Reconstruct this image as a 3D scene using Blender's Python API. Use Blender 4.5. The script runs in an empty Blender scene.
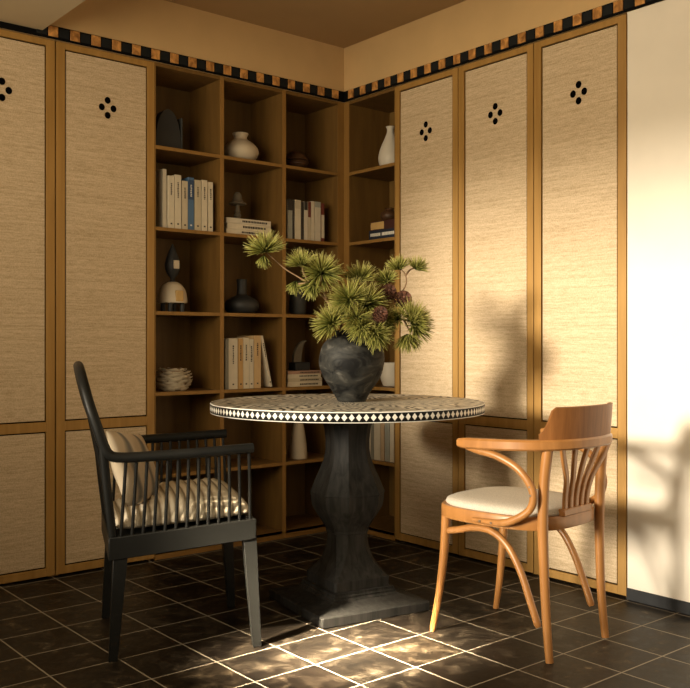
import bpy, bmesh, math, random
from mathutils import Vector, Matrix
random.seed(7)
R = math.radians
PI = math.pi
COL = bpy.context.scene.collection

# ------------------------------------------------------------------ measured frame
# room frame: corner of the two cabinet fronts at x=0,y=0; cabinets along y=0 (towards -x) and x=0 (towards -y)
D1 = Vector((0.7710, 0.6368)); D2 = Vector((-0.6371, 0.7708))
CAM = Vector((-3.079, -3.735)); F = 906.0
def ray(px):
    a = (px - 345) / F
    return Vector((a * D1[0] + D1[1], a * D2[0] + D2[1]))      # per metre of depth
def at(px, depth, py=None):
    v = ray(px) * depth + CAM
    z = 1.0 + (341 - py) / F * depth if py is not None else 0
    return Vector((v.x, v.y, z))
def lx(px, y0=0.0):
    r = ray(px); t = (y0 - CAM.y) / r.y
    return CAM.x + r.x * t
def ry(px, x0=0.0):
    r = ray(px); t = (x0 - CAM.x) / r.x
    return CAM.y + r.y * t
def lz(px, py, y0=0.0):
    t = (y0 - CAM.y) / ray(px).y
    return 1.0 + (341 - py) / F * t

# ------------------------------------------------------------------ materials
def nt(name):
    m = bpy.data.materials.new(name); m.use_nodes = True
    n = m.node_tree.nodes; l = m.node_tree.links
    return m, n, l, n['Principled BSDF']
def ramp(n, stops):
    r = n.new('ShaderNodeValToRGB')
    e = r.color_ramp.elements
    e[0].position, e[0].color = stops[0][0], (*stops[0][1], 1)
    e[1].position, e[1].color = stops[-1][0], (*stops[-1][1], 1)
    for p, c in stops[1:-1]:
        x = e.new(p); x.color = (*c, 1)
    return r
def plain(name, col, rough=.6, metal=0, noise=.12, scale=14, bump=0.0, spec=.5):
    m, n, l, b = nt(name)
    tc = n.new('ShaderNodeTexCoord'); nz = n.new('ShaderNodeTexNoise')
    nz.inputs['Scale'].default_value = scale; nz.inputs['Detail'].default_value = 5
    l.new(tc.outputs['Object'], nz.inputs['Vector'])
    c = Vector(col)
    r = ramp(n, [(.3, tuple(c * (1 - noise))), (.7, tuple(c * (1 + noise)))])
    l.new(nz.outputs['Fac'], r.inputs['Fac']); l.new(r.outputs['Color'], b.inputs['Base Color'])
    b.inputs['Roughness'].default_value = rough; b.inputs['Metallic'].default_value = metal
    b.inputs['Specular IOR Level'].default_value = spec
    if bump:
        bp = n.new('ShaderNodeBump'); bp.inputs['Strength'].default_value = bump; bp.inputs['Distance'].default_value = .004
        l.new(nz.outputs['Fac'], bp.inputs['Height']); l.new(bp.outputs['Normal'], b.inputs['Normal'])
    return m
def wood(name, dark, light, scale=(40, 40, 2.5), rough=.45, bump=.1, spec=.4):
    m, n, l, b = nt(name)
    tc = n.new('ShaderNodeTexCoord'); mp = n.new('ShaderNodeMapping')
    mp.inputs['Scale'].default_value = scale
    nz = n.new('ShaderNodeTexNoise'); nz.inputs['Scale'].default_value = 1.0; nz.inputs['Detail'].default_value = 6
    nz.inputs['Distortion'].default_value = .6
    l.new(tc.outputs['Object'], mp.inputs['Vector']); l.new(mp.outputs['Vector'], nz.inputs['Vector'])
    r = ramp(n, [(.25, dark), (.75, light)])
    l.new(nz.outputs['Fac'], r.inputs['Fac']); l.new(r.outputs['Color'], b.inputs['Base Color'])
    b.inputs['Roughness'].default_value = rough; b.inputs['Specular IOR Level'].default_value = spec
    bp = n.new('ShaderNodeBump'); bp.inputs['Strength'].default_value = bump; bp.inputs['Distance'].default_value = .002
    l.new(nz.outputs['Fac'], bp.inputs['Height']); l.new(bp.outputs['Normal'], b.inputs['Normal'])
    return m
def woven(name, dark, light, bump=.35):
    m, n, l, b = nt(name)
    tc = n.new('ShaderNodeTexCoord')
    def tex(sc, det):
        mp = n.new('ShaderNodeMapping'); mp.inputs['Scale'].default_value = sc
        nz = n.new('ShaderNodeTexNoise'); nz.inputs['Scale'].default_value = 1; nz.inputs['Detail'].default_value = det
        l.new(tc.outputs['Object'], mp.inputs['Vector']); l.new(mp.outputs['Vector'], nz.inputs['Vector'])
        return nz
    a = tex((22, 22, 260), 4); c = tex((300, 300, 150), 2); d = tex((3, 3, 90), 3)
    m1 = n.new('ShaderNodeMath'); m1.operation = 'ADD'; m2 = n.new('ShaderNodeMath'); m2.operation = 'MULTIPLY_ADD'
    l.new(a.outputs['Fac'], m1.inputs[0]); l.new(c.outputs['Fac'], m1.inputs[1])
    l.new(m1.outputs[0], m2.inputs[0]); m2.inputs[1].default_value = .36
    m3 = n.new('ShaderNodeMath'); m3.operation = 'MULTIPLY'; m3.inputs[1].default_value = .28
    l.new(d.outputs['Fac'], m3.inputs[0]); l.new(m3.outputs[0], m2.inputs[2])
    r = ramp(n, [(.37, dark), (.60, light)])
    l.new(m2.outputs[0], r.inputs['Fac']); l.new(r.outputs['Color'], b.inputs['Base Color'])
    b.inputs['Roughness'].default_value = .9; b.inputs['Specular IOR Level'].default_value = .15
    bp = n.new('ShaderNodeBump'); bp.inputs['Strength'].default_value = bump; bp.inputs['Distance'].default_value = .003
    l.new(m2.outputs[0], bp.inputs['Height']); l.new(bp.outputs['Normal'], b.inputs['Normal'])
    return m
def math_(n, l, op, a, b=None, c=None):
    x = n.new('ShaderNodeMath'); x.operation = op
    for i, v in enumerate((a, b, c)):
        if v is None: continue
        if isinstance(v, (int, float)): x.inputs[i].default_value = v
        else: l.new(v, x.inputs[i])
    return x.outputs[0]
def mixc(n, l, fac, a, b):
    x = n.new('ShaderNodeMix'); x.data_type = 'RGBA'
    for s, v in ((x.inputs[0], fac), (x.inputs[6], a), (x.inputs[7], b)):
        if isinstance(v, (int, float)): s.default_value = v
        elif isinstance(v, tuple): s.default_value = (*v, 1)
        else: l.new(v, s)
    return x.outputs[2]
def tile_floor():
    m, n, l, b = nt('slate_tiles')
    tc = n.new('ShaderNodeTexCoord'); sp = n.new('ShaderNodeSeparateXYZ')
    l.new(tc.outputs['Object'], sp.inputs[0])
    u = math_(n, l, 'DIVIDE', math_(n, l, 'ADD', sp.outputs[0], .025), .2235)
    v = math_(n, l, 'DIVIDE', math_(n, l, 'ADD', sp.outputs[1], .020), .214)
    def edge(x):
        f = math_(n, l, 'FRACT', x)
        return math_(n, l, 'ABSOLUTE', math_(n, l, 'SUBTRACT', f, .5))
    e = math_(n, l, 'MAXIMUM', edge(u), edge(v))
    g = math_(n, l, 'GREATER_THAN', e, .5 - .0115)
    cmb = n.new('ShaderNodeCombineXYZ')
    l.new(math_(n, l, 'FLOOR', u), cmb.inputs[0]); l.new(math_(n, l, 'FLOOR', v), cmb.inputs[1])
    wn = n.new('ShaderNodeTexWhiteNoise'); wn.noise_dimensions = '2D'
    l.new(cmb.outputs[0], wn.inputs['Vector'])
    # mottling, shifted tile by tile
    va = n.new('ShaderNodeVectorMath'); va.operation = 'MULTIPLY_ADD'
    l.new(wn.outputs['Color'], va.inputs[0]); va.inputs[1].default_value = (7, 7, 7); l.new(tc.outputs['Object'], va.inputs[2])
    nz = n.new('ShaderNodeTexNoise'); nz.inputs['Scale'].default_value = 13; nz.inputs['Detail'].default_value = 10
    nz.inputs['Roughness'].default_value = .70; nz.inputs['Distortion'].default_value = .35
    l.new(va.outputs[0], nz.inputs['Vector'])
    r = ramp(n, [(.34, (.005, .0045, .004)), (.50, (.014, .011, .008)), (.61, (.044, .036, .026)), (.72, (.17, .145, .105))])
    l.new(nz.outputs['Fac'], r.inputs['Fac'])
    tint = ramp(n, [(0, (.75, .66, .60)), (.6, (.95, .92, .88)), (1, (1.35, 1.2, 1.0))])
    l.new(wn.outputs['Value'], tint.inputs['Fac'])
    mu = n.new('ShaderNodeMix'); mu.data_type = 'RGBA'; mu.blend_type = 'MULTIPLY'; mu.inputs[0].default_value = 1
    l.new(r.outputs['Color'], mu.inputs[6]); l.new(tint.outputs['Color'], mu.inputs[7])
    colr = mixc(n, l, g, mu.outputs[2], (.30, .26, .20))
    l.new(colr, b.inputs['Base Color'])
    ro = n.new('ShaderNodeMapRange'); ro.inputs[1].default_value = .3; ro.inputs[2].default_value = .7
    ro.inputs[3].default_value = .32; ro.inputs[4].default_value = .60
    l.new(nz.outputs['Fac'], ro.inputs[0])
    rr = math_(n, l, 'MULTIPLY_ADD', g, .35, ro.outputs[0])
    l.new(rr, b.inputs['Roughness']); b.inputs['Specular IOR Level'].default_value = .22
    h = math_(n, l, 'SUBTRACT', math_(n, l, 'MULTIPLY', nz.outputs['Fac'], .45), g)
    bp = n.new('ShaderNodeBump'); bp.inputs['Strength'].default_value = .35; bp.inputs['Distance'].default_value = .003
    l.new(h, bp.inputs['Height']); l.new(bp.outputs['Normal'], b.inputs['Normal'])
    return m
def inlay_top():
    m, n, l, b = nt('bone_inlay_top')
    tc = n.new('ShaderNodeTexCoord'); sp = n.new('ShaderNodeSeparateXYZ'); l.new(tc.outputs['Object'], sp.inputs[0])
    ang = math_(n, l, 'DIVIDE', math_(n, l, 'ARCTAN2', sp.outputs[1], sp.outputs[0]), 2 * PI)
    x2 = math_(n, l, 'MULTIPLY', sp.outputs[0], sp.outputs[0]); y2 = math_(n, l, 'MULTIPLY', sp.outputs[1], sp.outputs[1])
    rad = math_(n, l, 'SQRT', math_(n, l, 'ADD', x2, y2))
    nz = n.new('ShaderNodeTexNoise'); nz.inputs['Scale'].default_value = 10; nz.inputs['Detail'].default_value = 3
    l.new(tc.outputs['Object'], nz.inputs['Vector'])
    # chevron bands: 26 petals, stripes slanted one way then the other
    pet = math_(n, l, 'ABSOLUTE', math_(n, l, 'SUBTRACT', math_(n, l, 'FRACT', math_(n, l, 'MULTIPLY', ang, 14)), .5))
    a = math_(n, l, 'MULTIPLY_ADD', rad, 17, math_(n, l, 'MULTIPLY', pet, 4.5))
    a2 = math_(n, l, 'ADD', a, math_(n, l, 'MULTIPLY', nz.outputs['Fac'], 3.2))
    s = math_(n, l, 'SINE', math_(n, l, 'MULTIPLY', a2, 2 * PI))
    f = n.new('ShaderNodeMapRange'); f.inputs[1].default_value = -.65; f.inputs[2].default_value = .1; l.new(s, f.inputs[0])
    c = mixc(n, l, f.outputs[0], (.014, .012, .010), (.62, .56, .45))
    l.new(c, b.inputs['Base Color']); b.inputs['Roughness'].default_value = .4; b.inputs['Specular IOR Level'].default_value = .2
    return m
def inlay_rim(N=136, z0=-.037, z1=0.0):
    m, n, l, b = nt('bone_inlay_rim')
    tc = n.new('ShaderNodeTexCoord'); sp = n.new('ShaderNodeSeparateXYZ'); l.new(tc.outputs['Object'], sp.inputs[0])
    ang = math_(n, l, 'DIVIDE', math_(n, l, 'ARCTAN2', sp.outputs[1], sp.outputs[0]), 2 * PI)
    u = math_(n, l, 'ABSOLUTE', math_(n, l, 'SUBTRACT', math_(n, l, 'FRACT', math_(n, l, 'MULTIPLY', ang, N)), .5))
    v = math_(n, l, 'ABSOLUTE', math_(n, l, 'SUBTRACT', math_(n, l, 'DIVIDE', math_(n, l, 'SUBTRACT', sp.outputs[2], z0), z1 - z0), .5))
    # quatrefoil-like diamond
    d = math_(n, l, 'ADD', math_(n, l, 'MULTIPLY', u, 1.0), math_(n, l, 'MULTIPLY', v, 1.25))
    dia = math_(n, l, 'LESS_THAN', d, .40)
    dot = math_(n, l, 'LESS_THAN', math_(n, l, 'ADD', math_(n, l, 'SUBTRACT', .5, u), math_(n, l, 'ABSOLUTE', math_(n, l, 'SUBTRACT', v, .0))), .085)
    edge = math_(n, l, 'GREATER_THAN', v, .41)
    w = math_(n, l, 'MAXIMUM', dia, edge)
    c = mixc(n, l, w, (.006, .006, .005), (.80, .77, .70))
    l.new(c, b.inputs['Base Color']); b.inputs['Roughness'].default_value = .5; b.inputs['Specular IOR Level'].default_value = .15
    return m
def needle_mat():
    m, n, l, b = nt('pine_needles')
    at_ = n.new('ShaderNodeAttribute'); at_.attribute_name = 'tone'
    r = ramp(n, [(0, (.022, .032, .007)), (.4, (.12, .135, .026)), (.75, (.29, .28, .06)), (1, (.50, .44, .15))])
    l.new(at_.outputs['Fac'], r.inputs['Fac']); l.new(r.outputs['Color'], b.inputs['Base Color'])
    b.inputs['Roughness'].default_value = .5; b.inputs['Specular IOR Level'].default_value = .25
    return m
def stone_vase():
    m, n, l, b = nt('dark_marbled_stone')
    tc = n.new('ShaderNodeTexCoord'); mp = n.new('ShaderNodeMapping'); mp.inputs['Scale'].default_value = (5, 5, 11)
    mp.inputs['Rotation'].default_value = (.3, .25, 0)
    nz = n.new('ShaderNodeTexNoise'); nz.inputs['Scale'].default_value = 2.0; nz.inputs['Detail'].default_value = 10; nz.inputs['Roughness'].default_value = .54; nz.inputs['Distortion'].default_value = 1.3
    l.new(tc.outputs['Object'], mp.inputs[0]); l.new(mp.outputs[0], nz.inputs['Vector'])
    r = ramp(n, [(.38, (.006, .006, .006)), (.47, (.021, .021, .019)), (.58, (.032, .031, .027)), (.68, (.085, .08, .07))])
    l.new(nz.outputs['Fac'], r.inputs['Fac']); l.new(r.outputs['Color'], b.inputs['Base Color'])
    b.inputs['Roughness'].default_value = .6; b.inputs['Specular IOR Level'].default_value = .2
    bp = n.new('ShaderNodeBump'); bp.inputs['Strength'].default_value = .8; bp.inputs['Distance'].default_value = .006
    l.new(nz.outputs['Fac'], bp.inputs['Height']); l.new(bp.outputs['Normal'], b.inputs['Normal'])
    return m
def pleated(name, axis, freq, light, dark, phase=0.0, soft=.5):
    m, n, l, b = nt(name)
    tc = n.new('ShaderNodeTexCoord'); sp = n.new('ShaderNodeSeparateXYZ'); l.new(tc.outputs['Object'], sp.inputs[0])
    nz = n.new('ShaderNodeTexNoise'); nz.inputs['Scale'].default_value = 5; l.new(tc.outputs['Object'], nz.inputs['Vector'])
    a = math_(n, l, 'MULTIPLY_ADD', sp.outputs[axis], freq, math_(n, l, 'MULTIPLY_ADD', nz.outputs['Fac'], .5, phase))
    s = math_(n, l, 'SINE', math_(n, l, 'MULTIPLY', a, 2 * PI))
    f = n.new('ShaderNodeMapRange'); f.inputs[1].default_value = -1; f.inputs[2].default_value = -1 + 2 * soft; l.new(s, f.inputs[0])
    l.new(mixc(n, l, f.outputs[0], dark, light), b.inputs['Base Color']); b.inputs['Roughness'].default_value = .9
    b.inputs['Specular IOR Level'].default_value = .1
    bp = n.new('ShaderNodeBump'); bp.inputs['Strength'].default_value = .6; bp.inputs['Distance'].default_value = .006
    l.new(s, bp.inputs['Height']); l.new(bp.outputs['Normal'], b.inputs['Normal'])
    return m

M = {}
M['oak'] = wood('golden_oak', (.30, .158, .036), (.43, .240, .066), (30, 30, 2.2), .5)
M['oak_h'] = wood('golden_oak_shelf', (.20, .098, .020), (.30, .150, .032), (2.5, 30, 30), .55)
M['edge'] = wood('lit_oak_edge', (.22, .112, .024), (.31, .160, .038), (25, 25, 3), .6)
M['inner'] = wood('shaded_oak', (.125, .062, .013), (.19, .098, .022), (25, 25, 3), .6)  # same oak as the front edges, shelf shade put into its colour
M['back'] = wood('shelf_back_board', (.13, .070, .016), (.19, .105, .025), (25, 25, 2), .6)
M['linen'] = woven('woven_linen', (.42, .305, .175), (.68, .53, .355))
M['black'] = plain('gap_shade_black', (.003, .0025, .002), .9, spec=0)
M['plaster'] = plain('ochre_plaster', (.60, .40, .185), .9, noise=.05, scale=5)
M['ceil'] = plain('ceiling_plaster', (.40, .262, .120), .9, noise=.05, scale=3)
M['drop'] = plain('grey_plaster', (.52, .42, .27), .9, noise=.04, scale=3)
M['white'] = plain('white_plaster', (.84, .76, .64), .85, noise=.03, scale=6)
M['base'] = plain('charcoal_skirting', (.035, .036, .038), .5, spec=.2)
M['trimblack'] = plain('trim_black', (.005, .005, .005), .6, spec=.05)
M['burl'] = wood('burl_block', (.16, .055, .012), (.85, .42, .12), (38, 38, 30), .4, .2)
M['slatey'] = plain('charcoal_block', (.014, .015, .015), .6, spec=.1)
M['floor'] = tile_floor()
M['top'] = inlay_top(); M['rim'] = inlay_rim()
M['ebony'] = wood('ebonised_wood', (.007, .007, .007), (.032, .030, .027), (55, 55, 4), .6, .5, .15)
M['chairblack'] = plain('black_lacquer', (.011, .011, .010), .42, noise=.1, spec=.2)
M['beech'] = wood('bent_beech', (.30, .128, .034), (.43, .195, .058), (30, 30, 4), .33, .05, .5)
M['crest'] = wood('crest_beech', (.18, .070, .020), (.29, .118, .035), (60, 60, 5), .42, .05, .25)
M['pad'] = plain('oatmeal_fabric', (.56, .50, .41), .95, noise=.18, scale=260, bump=.3, spec=.1)
M['pleat'] = pleated('pleated_cream_cloth', 0, 34, (.78, .68, .52), (.33, .26, .17), 0, .35)
M['pillow'] = pleated('striped_pillow_cloth', 1, 9, (.62, .51, .37), (.20, .19, .17), .25, .35)
M['stone'] = stone_vase()
M['needle'] = needle_mat()
M['twig'] = plain('twig_bark_gap_shade', (.23, .14, .07), .8, noise=.3, scale=60)
M['cone'] = plain('pine_cone_scales', (.10, .038, .020), .75, noise=.7, scale=90)
M['cream'] = plain('cream_ceramic', (.56, .47, .34), .55, noise=.05)
M['white_c'] = plain('white_ceramic', (.66, .60, .50), .5, noise=.04)
M['dark_c'] = plain('charcoal_ceramic', (.022, .023, .024), .55)
M['grey_c'] = plain('grey_green_ceramic', (.045, .048, .045), .6)
M['greige'] = plain('greige_turned', (.16, .135, .095), .7)
M['brown_c'] = wood('turned_brown_wood', (.045, .02, .008), (.10, .045, .018), (6, 6, 60), .5)
M['shell'] = plain('plaster_ruffle', (.50, .42, .30), .8, noise=.12, scale=40, bump=.4)
M['pages'] = woven('paper_block', (.45, .38, .27), (.62, .54, .40), .1)
M['ink'] = plain('dark_ink', (.03, .025, .02), .7)
M['inkw'] = plain('pale_ink', (.7, .66, .58), .7)
M['steel'] = plain('screw_steel', (.5, .45, .38), .3, 1)
M['tan'] = plain('tan_paper', (.52, .33, .12), .7)
M['frame_w'] = plain('window_frame_paint', (.30, .2, .1), .6)
M['outer'] = plain('room_plaster', (.50, .32, .16), .9)

# ------------------------------------------------------------------ mesh builder
class MB:
    def __init__(s): s.v = []; s.f = []; s.mi = []
    def add(s, vs, fs, mi=0):
        o = len(s.v); s.v += [tuple(v) for v in vs]
        s.f += [tuple(o + i for i in f) for f in fs]; s.mi += [mi] * len(fs)
        return s
    def box(s, a, b, mi=0, mat=None):
        x0, y0, z0 = a; x1, y1, z1 = b
        vs = [Vector(p) for p in ((x0,y0,z0),(x1,y0,z0),(x1,y1,z0),(x0,y1,z0),(x0,y0,z1),(x1,y0,z1),(x1,y1,z1),(x0,y1,z1))]
        if mat: vs = [mat @ v for v in vs]
        return s.add(vs, [(0,3,2,1),(4,5,6,7),(0,1,5,4),(1,2,6,5),(2,3,7,6),(3,0,4,7)], mi)
    def hexa(s, bot, top, mi=0):
        return s.add(list(bot) + list(top), [(0,3,2,1),(4,5,6,7),(0,1,5,4),(1,2,6,5),(2,3,7,6),(3,0,4,7)], mi)
    def loft(s, rings, cap=True, closed=False, mi=0):
        k = len(rings[0]); vs = [v for r in rings for v in r]; fs = []
        n = len(rings)
        for i in range(n if closed else n - 1):
            j = (i + 1) % n
            for q in range(k):
                p = (q + 1) % k
                fs.append((i*k+q, i*k+p, j*k+p, j*k+q))
        if cap and not closed:
            fs.append(tuple(range(k))[::-1]); fs.append(tuple((n-1)*k + q for q in range(k)))
        return s.add(vs, fs, mi)
    def lathe(s, prof, c=(0,0,0), seg=40, mi=0, fn=None):
        rings = []
        for (r, z) in prof:
            ring = []
            for q in range(seg):
                a = 2*PI*q/seg
                rr = r * (fn(a, z) if fn else 1)
                ring.append(Vector((c[0] + rr*math.cos(a), c[1] + rr*math.sin(a), c[2] + z)))
            rings.append(ring)
        return s.loft(rings, mi=mi)
    def sweep(s, pts, sec, up=Vector((0,0,1)), scale=None, mi=0):
        pts = [Vector(p) for p in pts]; n = len(pts); rings = []
        for i, p in enumerate(pts):
            t = (pts[min(i+1, n-1)] - pts[max(i-1, 0)]).normalized()
            side = up.cross(t)
            if side.length < 1e-4: side = Vector((1,0,0)).cross(t)
            side.normalize(); u2 = t.cross(side).normalized()
            sc = scale[i] if scale else 1.0
            rings.append([p + side*(a*sc) + u2*(b*sc) for a, b in sec])
        return s.loft(rings, mi=mi)
    def tube(s, pts, rad, seg=10, mi=0):
        pts = [Vector(p) for p in pts]; n = len(pts)
        if isinstance(rad, (int, float)): rad = [rad]*n
        t0 = (pts[1]-pts[0]).normalized()
        ref = Vector((0,0,1)) if abs(t0.z) < .9 else Vector((1,0,0))
        side = ref.cross(t0).normalized(); rings = []
        for i, p in enumerate(pts):
            t = (pts[min(i+1, n-1)] - pts[max(i-1, 0)]).normalized()
            side = (side - t*side.dot(t)).normalized(); u = t.cross(side)
            rings.append([p + (side*math.cos(2*PI*q/seg) + u*math.sin(2*PI*q/seg))*rad[i] for q in range(seg)])
        return s.loft(rings, mi=mi)
    def build(s, name, mats, parent=None, bevel=0, smooth=True, ang=38, loc=None):
        me = bpy.data.meshes.new(name); me.from_pydata(s.v, [], s.f)
        if not isinstance(mats, (list, tuple)): mats = [mats]
        for m in mats: me.materials.append(m)
        me.polygons.foreach_set('material_index', s.mi)
        bm = bmesh.new(); bm.from_mesh(me)
        bmesh.ops.recalc_face_normals(bm, faces=bm.faces)
        for f in bm.faces: f.smooth = smooth
        for e in bm.edges:
            if len(e.link_faces) == 2 and e.calc_face_angle(0) > R(ang): e.smooth = False
        bm.to_mesh(me); bm.free()
        o = bpy.data.objects.new(name, me); COL.objects.link(o)
        if loc is not None: o.location = loc
        if parent is not None: o.parent = parent
        if bevel:
            b = o.modifiers.new('bevel', 'BEVEL'); b.width = bevel; b.segments = 2; b.limit_method = 'ANGLE'; b.angle_limit = R(40)
            b.harden_normals = False
        return o
def thing(name, label, cat, loc=(0,0,0), rz=0, group=None):
    o = bpy.data.objects.new(name, None); COL.objects.link(o); o.empty_display_size = .05
    o.location = loc; o.rotation_euler = (0, 0, rz)
    return tag(o, label, cat, group)
def tag(o, label, cat, group=None):
    o['label'] = label; o['category'] = cat
    if group: o['group'] = group
    return o
def struct(o): o['kind'] = 'structure'; return o
def smooth_path(pts, n=8):
    P = [Vector(p) for p in pts]; out = []
    for i in range(len(P)-1):
        p0 = P[max(i-1,0)]; p1 = P[i]; p2 = P[i+1]; p3 = P[min(i+2,len(P)-1)]
        for k in range(n):
            t = k/n
            out.append(.5*((2*p1)+(-p0+p2)*t+(2*p0-5*p1+4*p2-p3)*t*t+(-p0+3*p1-3*p2+p3)*t**3))
    out.append(P[-1]); return out
def smooth_vals(v, n=8):
    return [x.x for x in smooth_path([(a,0,0) for a in v], n)]

def sp(prof, n=6):
    return [(max(p.x, .0005), p.y) for p in smooth_path([(a,b,0) for a,b in prof], n)]

# ================================================================== SETTING
XW, YB = -3.75, -4.7            # unseen window wall and back limit
ZT0, ZT1, ZC = 2.274, 2.330, 2.565
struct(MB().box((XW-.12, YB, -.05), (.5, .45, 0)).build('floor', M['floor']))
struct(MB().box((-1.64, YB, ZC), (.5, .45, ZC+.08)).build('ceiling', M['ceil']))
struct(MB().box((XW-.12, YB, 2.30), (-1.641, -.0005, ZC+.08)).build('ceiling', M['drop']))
# left wall: slab behind the cabinets and the flush soffit above them
struct(MB().box((XW-.12, .36, 0), (.5, .45, ZC)).box((XW-.12, .001, ZT0), (.0, .359, ZC-.0005)).build('wall_left', M['plaster']))
# right wall: slab behind the cabinets, soffit, and the white stretch flush with the doors
struct(MB().box((.36, YB, 0), (.45, .359, ZC)).box((.001, YB, ZT0), (.359, .36, ZC-.0005)).build('wall_right', M['plaster']))
struct(MB().box((.001, YB, .0), (.359, -1.7255, ZT0-.0005)).build('wall_right_white', M['white']))
struct(MB().box((-.008, YB, .0), (.0005, -1.7255, .045)).build('baseboard_right', M['base'], bevel=.002))
# unseen window wall left of the viewer, openings and sills shaped for the light
w = MB()
def wallrect(y0, y1, z0, z1, t=.12): w.box((XW-t, y0, z0), (XW, y1, z1))
wallrect(-.40, .359, 0, 2.30)
wallrect(YB, -3.05, 0, 2.30)
wallrect(-3.05, -.40, 2.27, 2.30)
wallrect(-3.05, -1.0, 0, .62)
wallrect(-1.0, -.40, 0, 1.22)
struct(w.build('unseen_window_wall', M['outer']))
w = MB()
w.box((XW-.08, -3.05, .62), (XW-.04, -1.0, .66)).box((XW-.08, -1.0, 1.22), (XW-.04, -.40, 1.26)).box((XW-.08, -3.05, 2.235), (XW-.04, -.40, 2.27))
for yy, zb_ in ((-3.03, .66), (-.42, 1.26)): w.box((XW-.08, yy-.02, zb_), (XW-.04, yy+.02, 2.235))
struct(w.build('unseen_window_1', M['frame_w'], bevel=.003))  # unseen frame round the openings shaped for the sun

# block trim running round the top of the cabinets
def trim(name, side):
    L = 1.6395 if side == 'left' else 3.2
    t = MB()
    def bx(a, b, z0, z1, d0, d1, mi):      # a..b distance from corner, d0..d1 protrusion
        if side == 'left': t.box((-b, -d1, z0), (-a, -d0, z1), mi)
        else: t.box((-d1, -b, z0), (-d0, -a, z1), mi)
    bx(.0 if side == 'left' else .006, L, ZT0, ZT1, 0, .006, 0)
    p = .0955; s = .046; k = 0
    while s + .042 < L:
        bx(s, s+.042, ZT0+.009, ZT1-.003, .0055, .011, 1)
        bx(s+.046, s+.091, ZT0+.011, ZT1-.006, .0055, .009, 2)
        s += p; k += 1
    struct(t.build(name, [M['trimblack'], M['burl'], M['slatey']], bevel=.0015))
trim('trim_1', 'left'); trim('trim_2', 'right')
struct(MB().box((-2.62, -.006, ZT0), (-1.64, -.0002, 2.2995)).build('trim_3', M['trimblack']))

# ================================================================== TALL CABINETS
def tall_cabinet(side, a, b, sl, sr, label):
    """a..b along the run (negative coordinates, a<b), sl/sr the stile widths; local x along run, local y into the wall"""
    W = b - a
    if side == 'left': root = thing('tall_cabinet', label, 'cabinet', (a, 0, 0), 0, None)
    else: root = thing('tall_cabinet', label, 'cabinet', (0, b, 0), -PI/2, None)
    c = MB()
    H = 2.272
    c.box((.001, .024, .0), (.019, .34, H)).box((W-.019, .024, .0), (W-.001, .34, H))
    c.box((.019, .30, .0), (W-.019, .34, H)).box((.019, .024, H-.03), (W-.019, .30, H)).box((.019, .045, .0), (W-.019, .30, .04))
    c.build('carcass', M['oak'], root)
    d = MB(); zb, zt = .010, 2.270
    x0, x1 = .0015, W-.0015
    P = [(.043, .618), (.659, 2.243)]
    d.box((x0, 0, zb), (sl, .022, zt)).box((x1-sr+.0015, 0, zb), (x1, .022, zt))
    R_ = x1-sr+.0015
    d.box((sl, 0, zb), (R_, .022, P[0][0])).box((sl, 0, P[0][1]), (R_, .022, P[1][0])).box((sl, 0, P[1][1]), (R_, .022, zt))
    door = d.build('door', M['oak'], root, bevel=.0012)
    for nm, (z0, z1) in zip(('lower_panel', 'upper_panel'), P):
        MB().box((sl, .012, z0), (R_, .020, z1)).build('shadow_gap', M['black'], door)  # black sheet, shade of the gap round the panel put into colour
        g = .0055
        MB().box((sl+g, .004, z0+g), (R_-g, .0118, z1-g)).build(nm, M['linen'], door, bevel=.0015)
    cx = (sl + R_) / 2 + .002; hz = 2.026 if side == 'left' else 2.011
    for (dx, dz) in ((0, .033), (0, -.033), (.0275, .0), (-.0275, .0)):
        h = MB(); ring = lambda y: [Vector((cx+dx+.0138*math.cos(2*PI*q/24), y, hz+dz+.0150*math.sin(2*PI*q/24))) for q in range(24)]
        h.loft([ring(.0030), ring(.0045)])
        h.build('finger_hole', M['black'], door)  # flat black disc, the shade inside a hole put into its colour
    return root
tall_cabinet('left', -2.028, -1.583, .036, .038, 'oak cabinet with woven linen door at the far left, cut by the photo edge')
tall_cabinet('left', -1.580, -1.117, .040, .037, 'oak cabinet with woven linen door between black armchair and open shelves on the left')
tall_cabinet('right', -.8305, -.400, .032, .036, 'oak cabinet with woven linen door next to the open shelves on the right run')
tall_cabinet('right', -1.2695, -.8315, .036, .035, 'middle oak cabinet with woven linen door of the right run, dappled by plant shadow')
tall_cabinet('right', -1.7225, -1.2705, .038, .041, 'oak cabinet with woven linen door beside the white wall, behind the bentwood chair')

# ================================================================== OPEN SHELVES
SH = [.040, .386, .765, 1.136, 1.522, 1.894]      # shelf top surfaces
TH = .016; TOPZ = 2.272; DB = .29
def board(a, b, axis, name, root):
    m_ = MB(); a = list(a); b = list(b)
    e = .003
    a2 = a[:]; a2[axis] = a[axis] + e; b1 = b[:]; b1[axis] = a[axis] + e
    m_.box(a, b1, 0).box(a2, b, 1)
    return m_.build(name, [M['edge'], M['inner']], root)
rootL = thing('open_bookcase', 'three column open oak bookcase built into the left run up to the corner', 'bookcase')
xs = [-1.1165, -.7600, -.3925, -.0200]            # panel centres: side, two dividers, corner post
board((-1.1165, .0, .0), (-1.1135, DB, TOPZ), 1, 'side_panel', rootL)
for nm, x in (('divider', -.7600), ('divider', -.3925)):
    board((x-.0105, .0, .0), (x+.0105, DB, TOPZ), 1, nm, rootL)
board((-.042, .0, .0), (-.0012, DB, TOPZ), 1, 'side_panel', rootL)
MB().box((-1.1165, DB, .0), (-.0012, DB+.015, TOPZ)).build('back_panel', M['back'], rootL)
cols = [(-1.1135, -.7705), (-.7495, -.4030), (-.3820, -.0420)]
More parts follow.
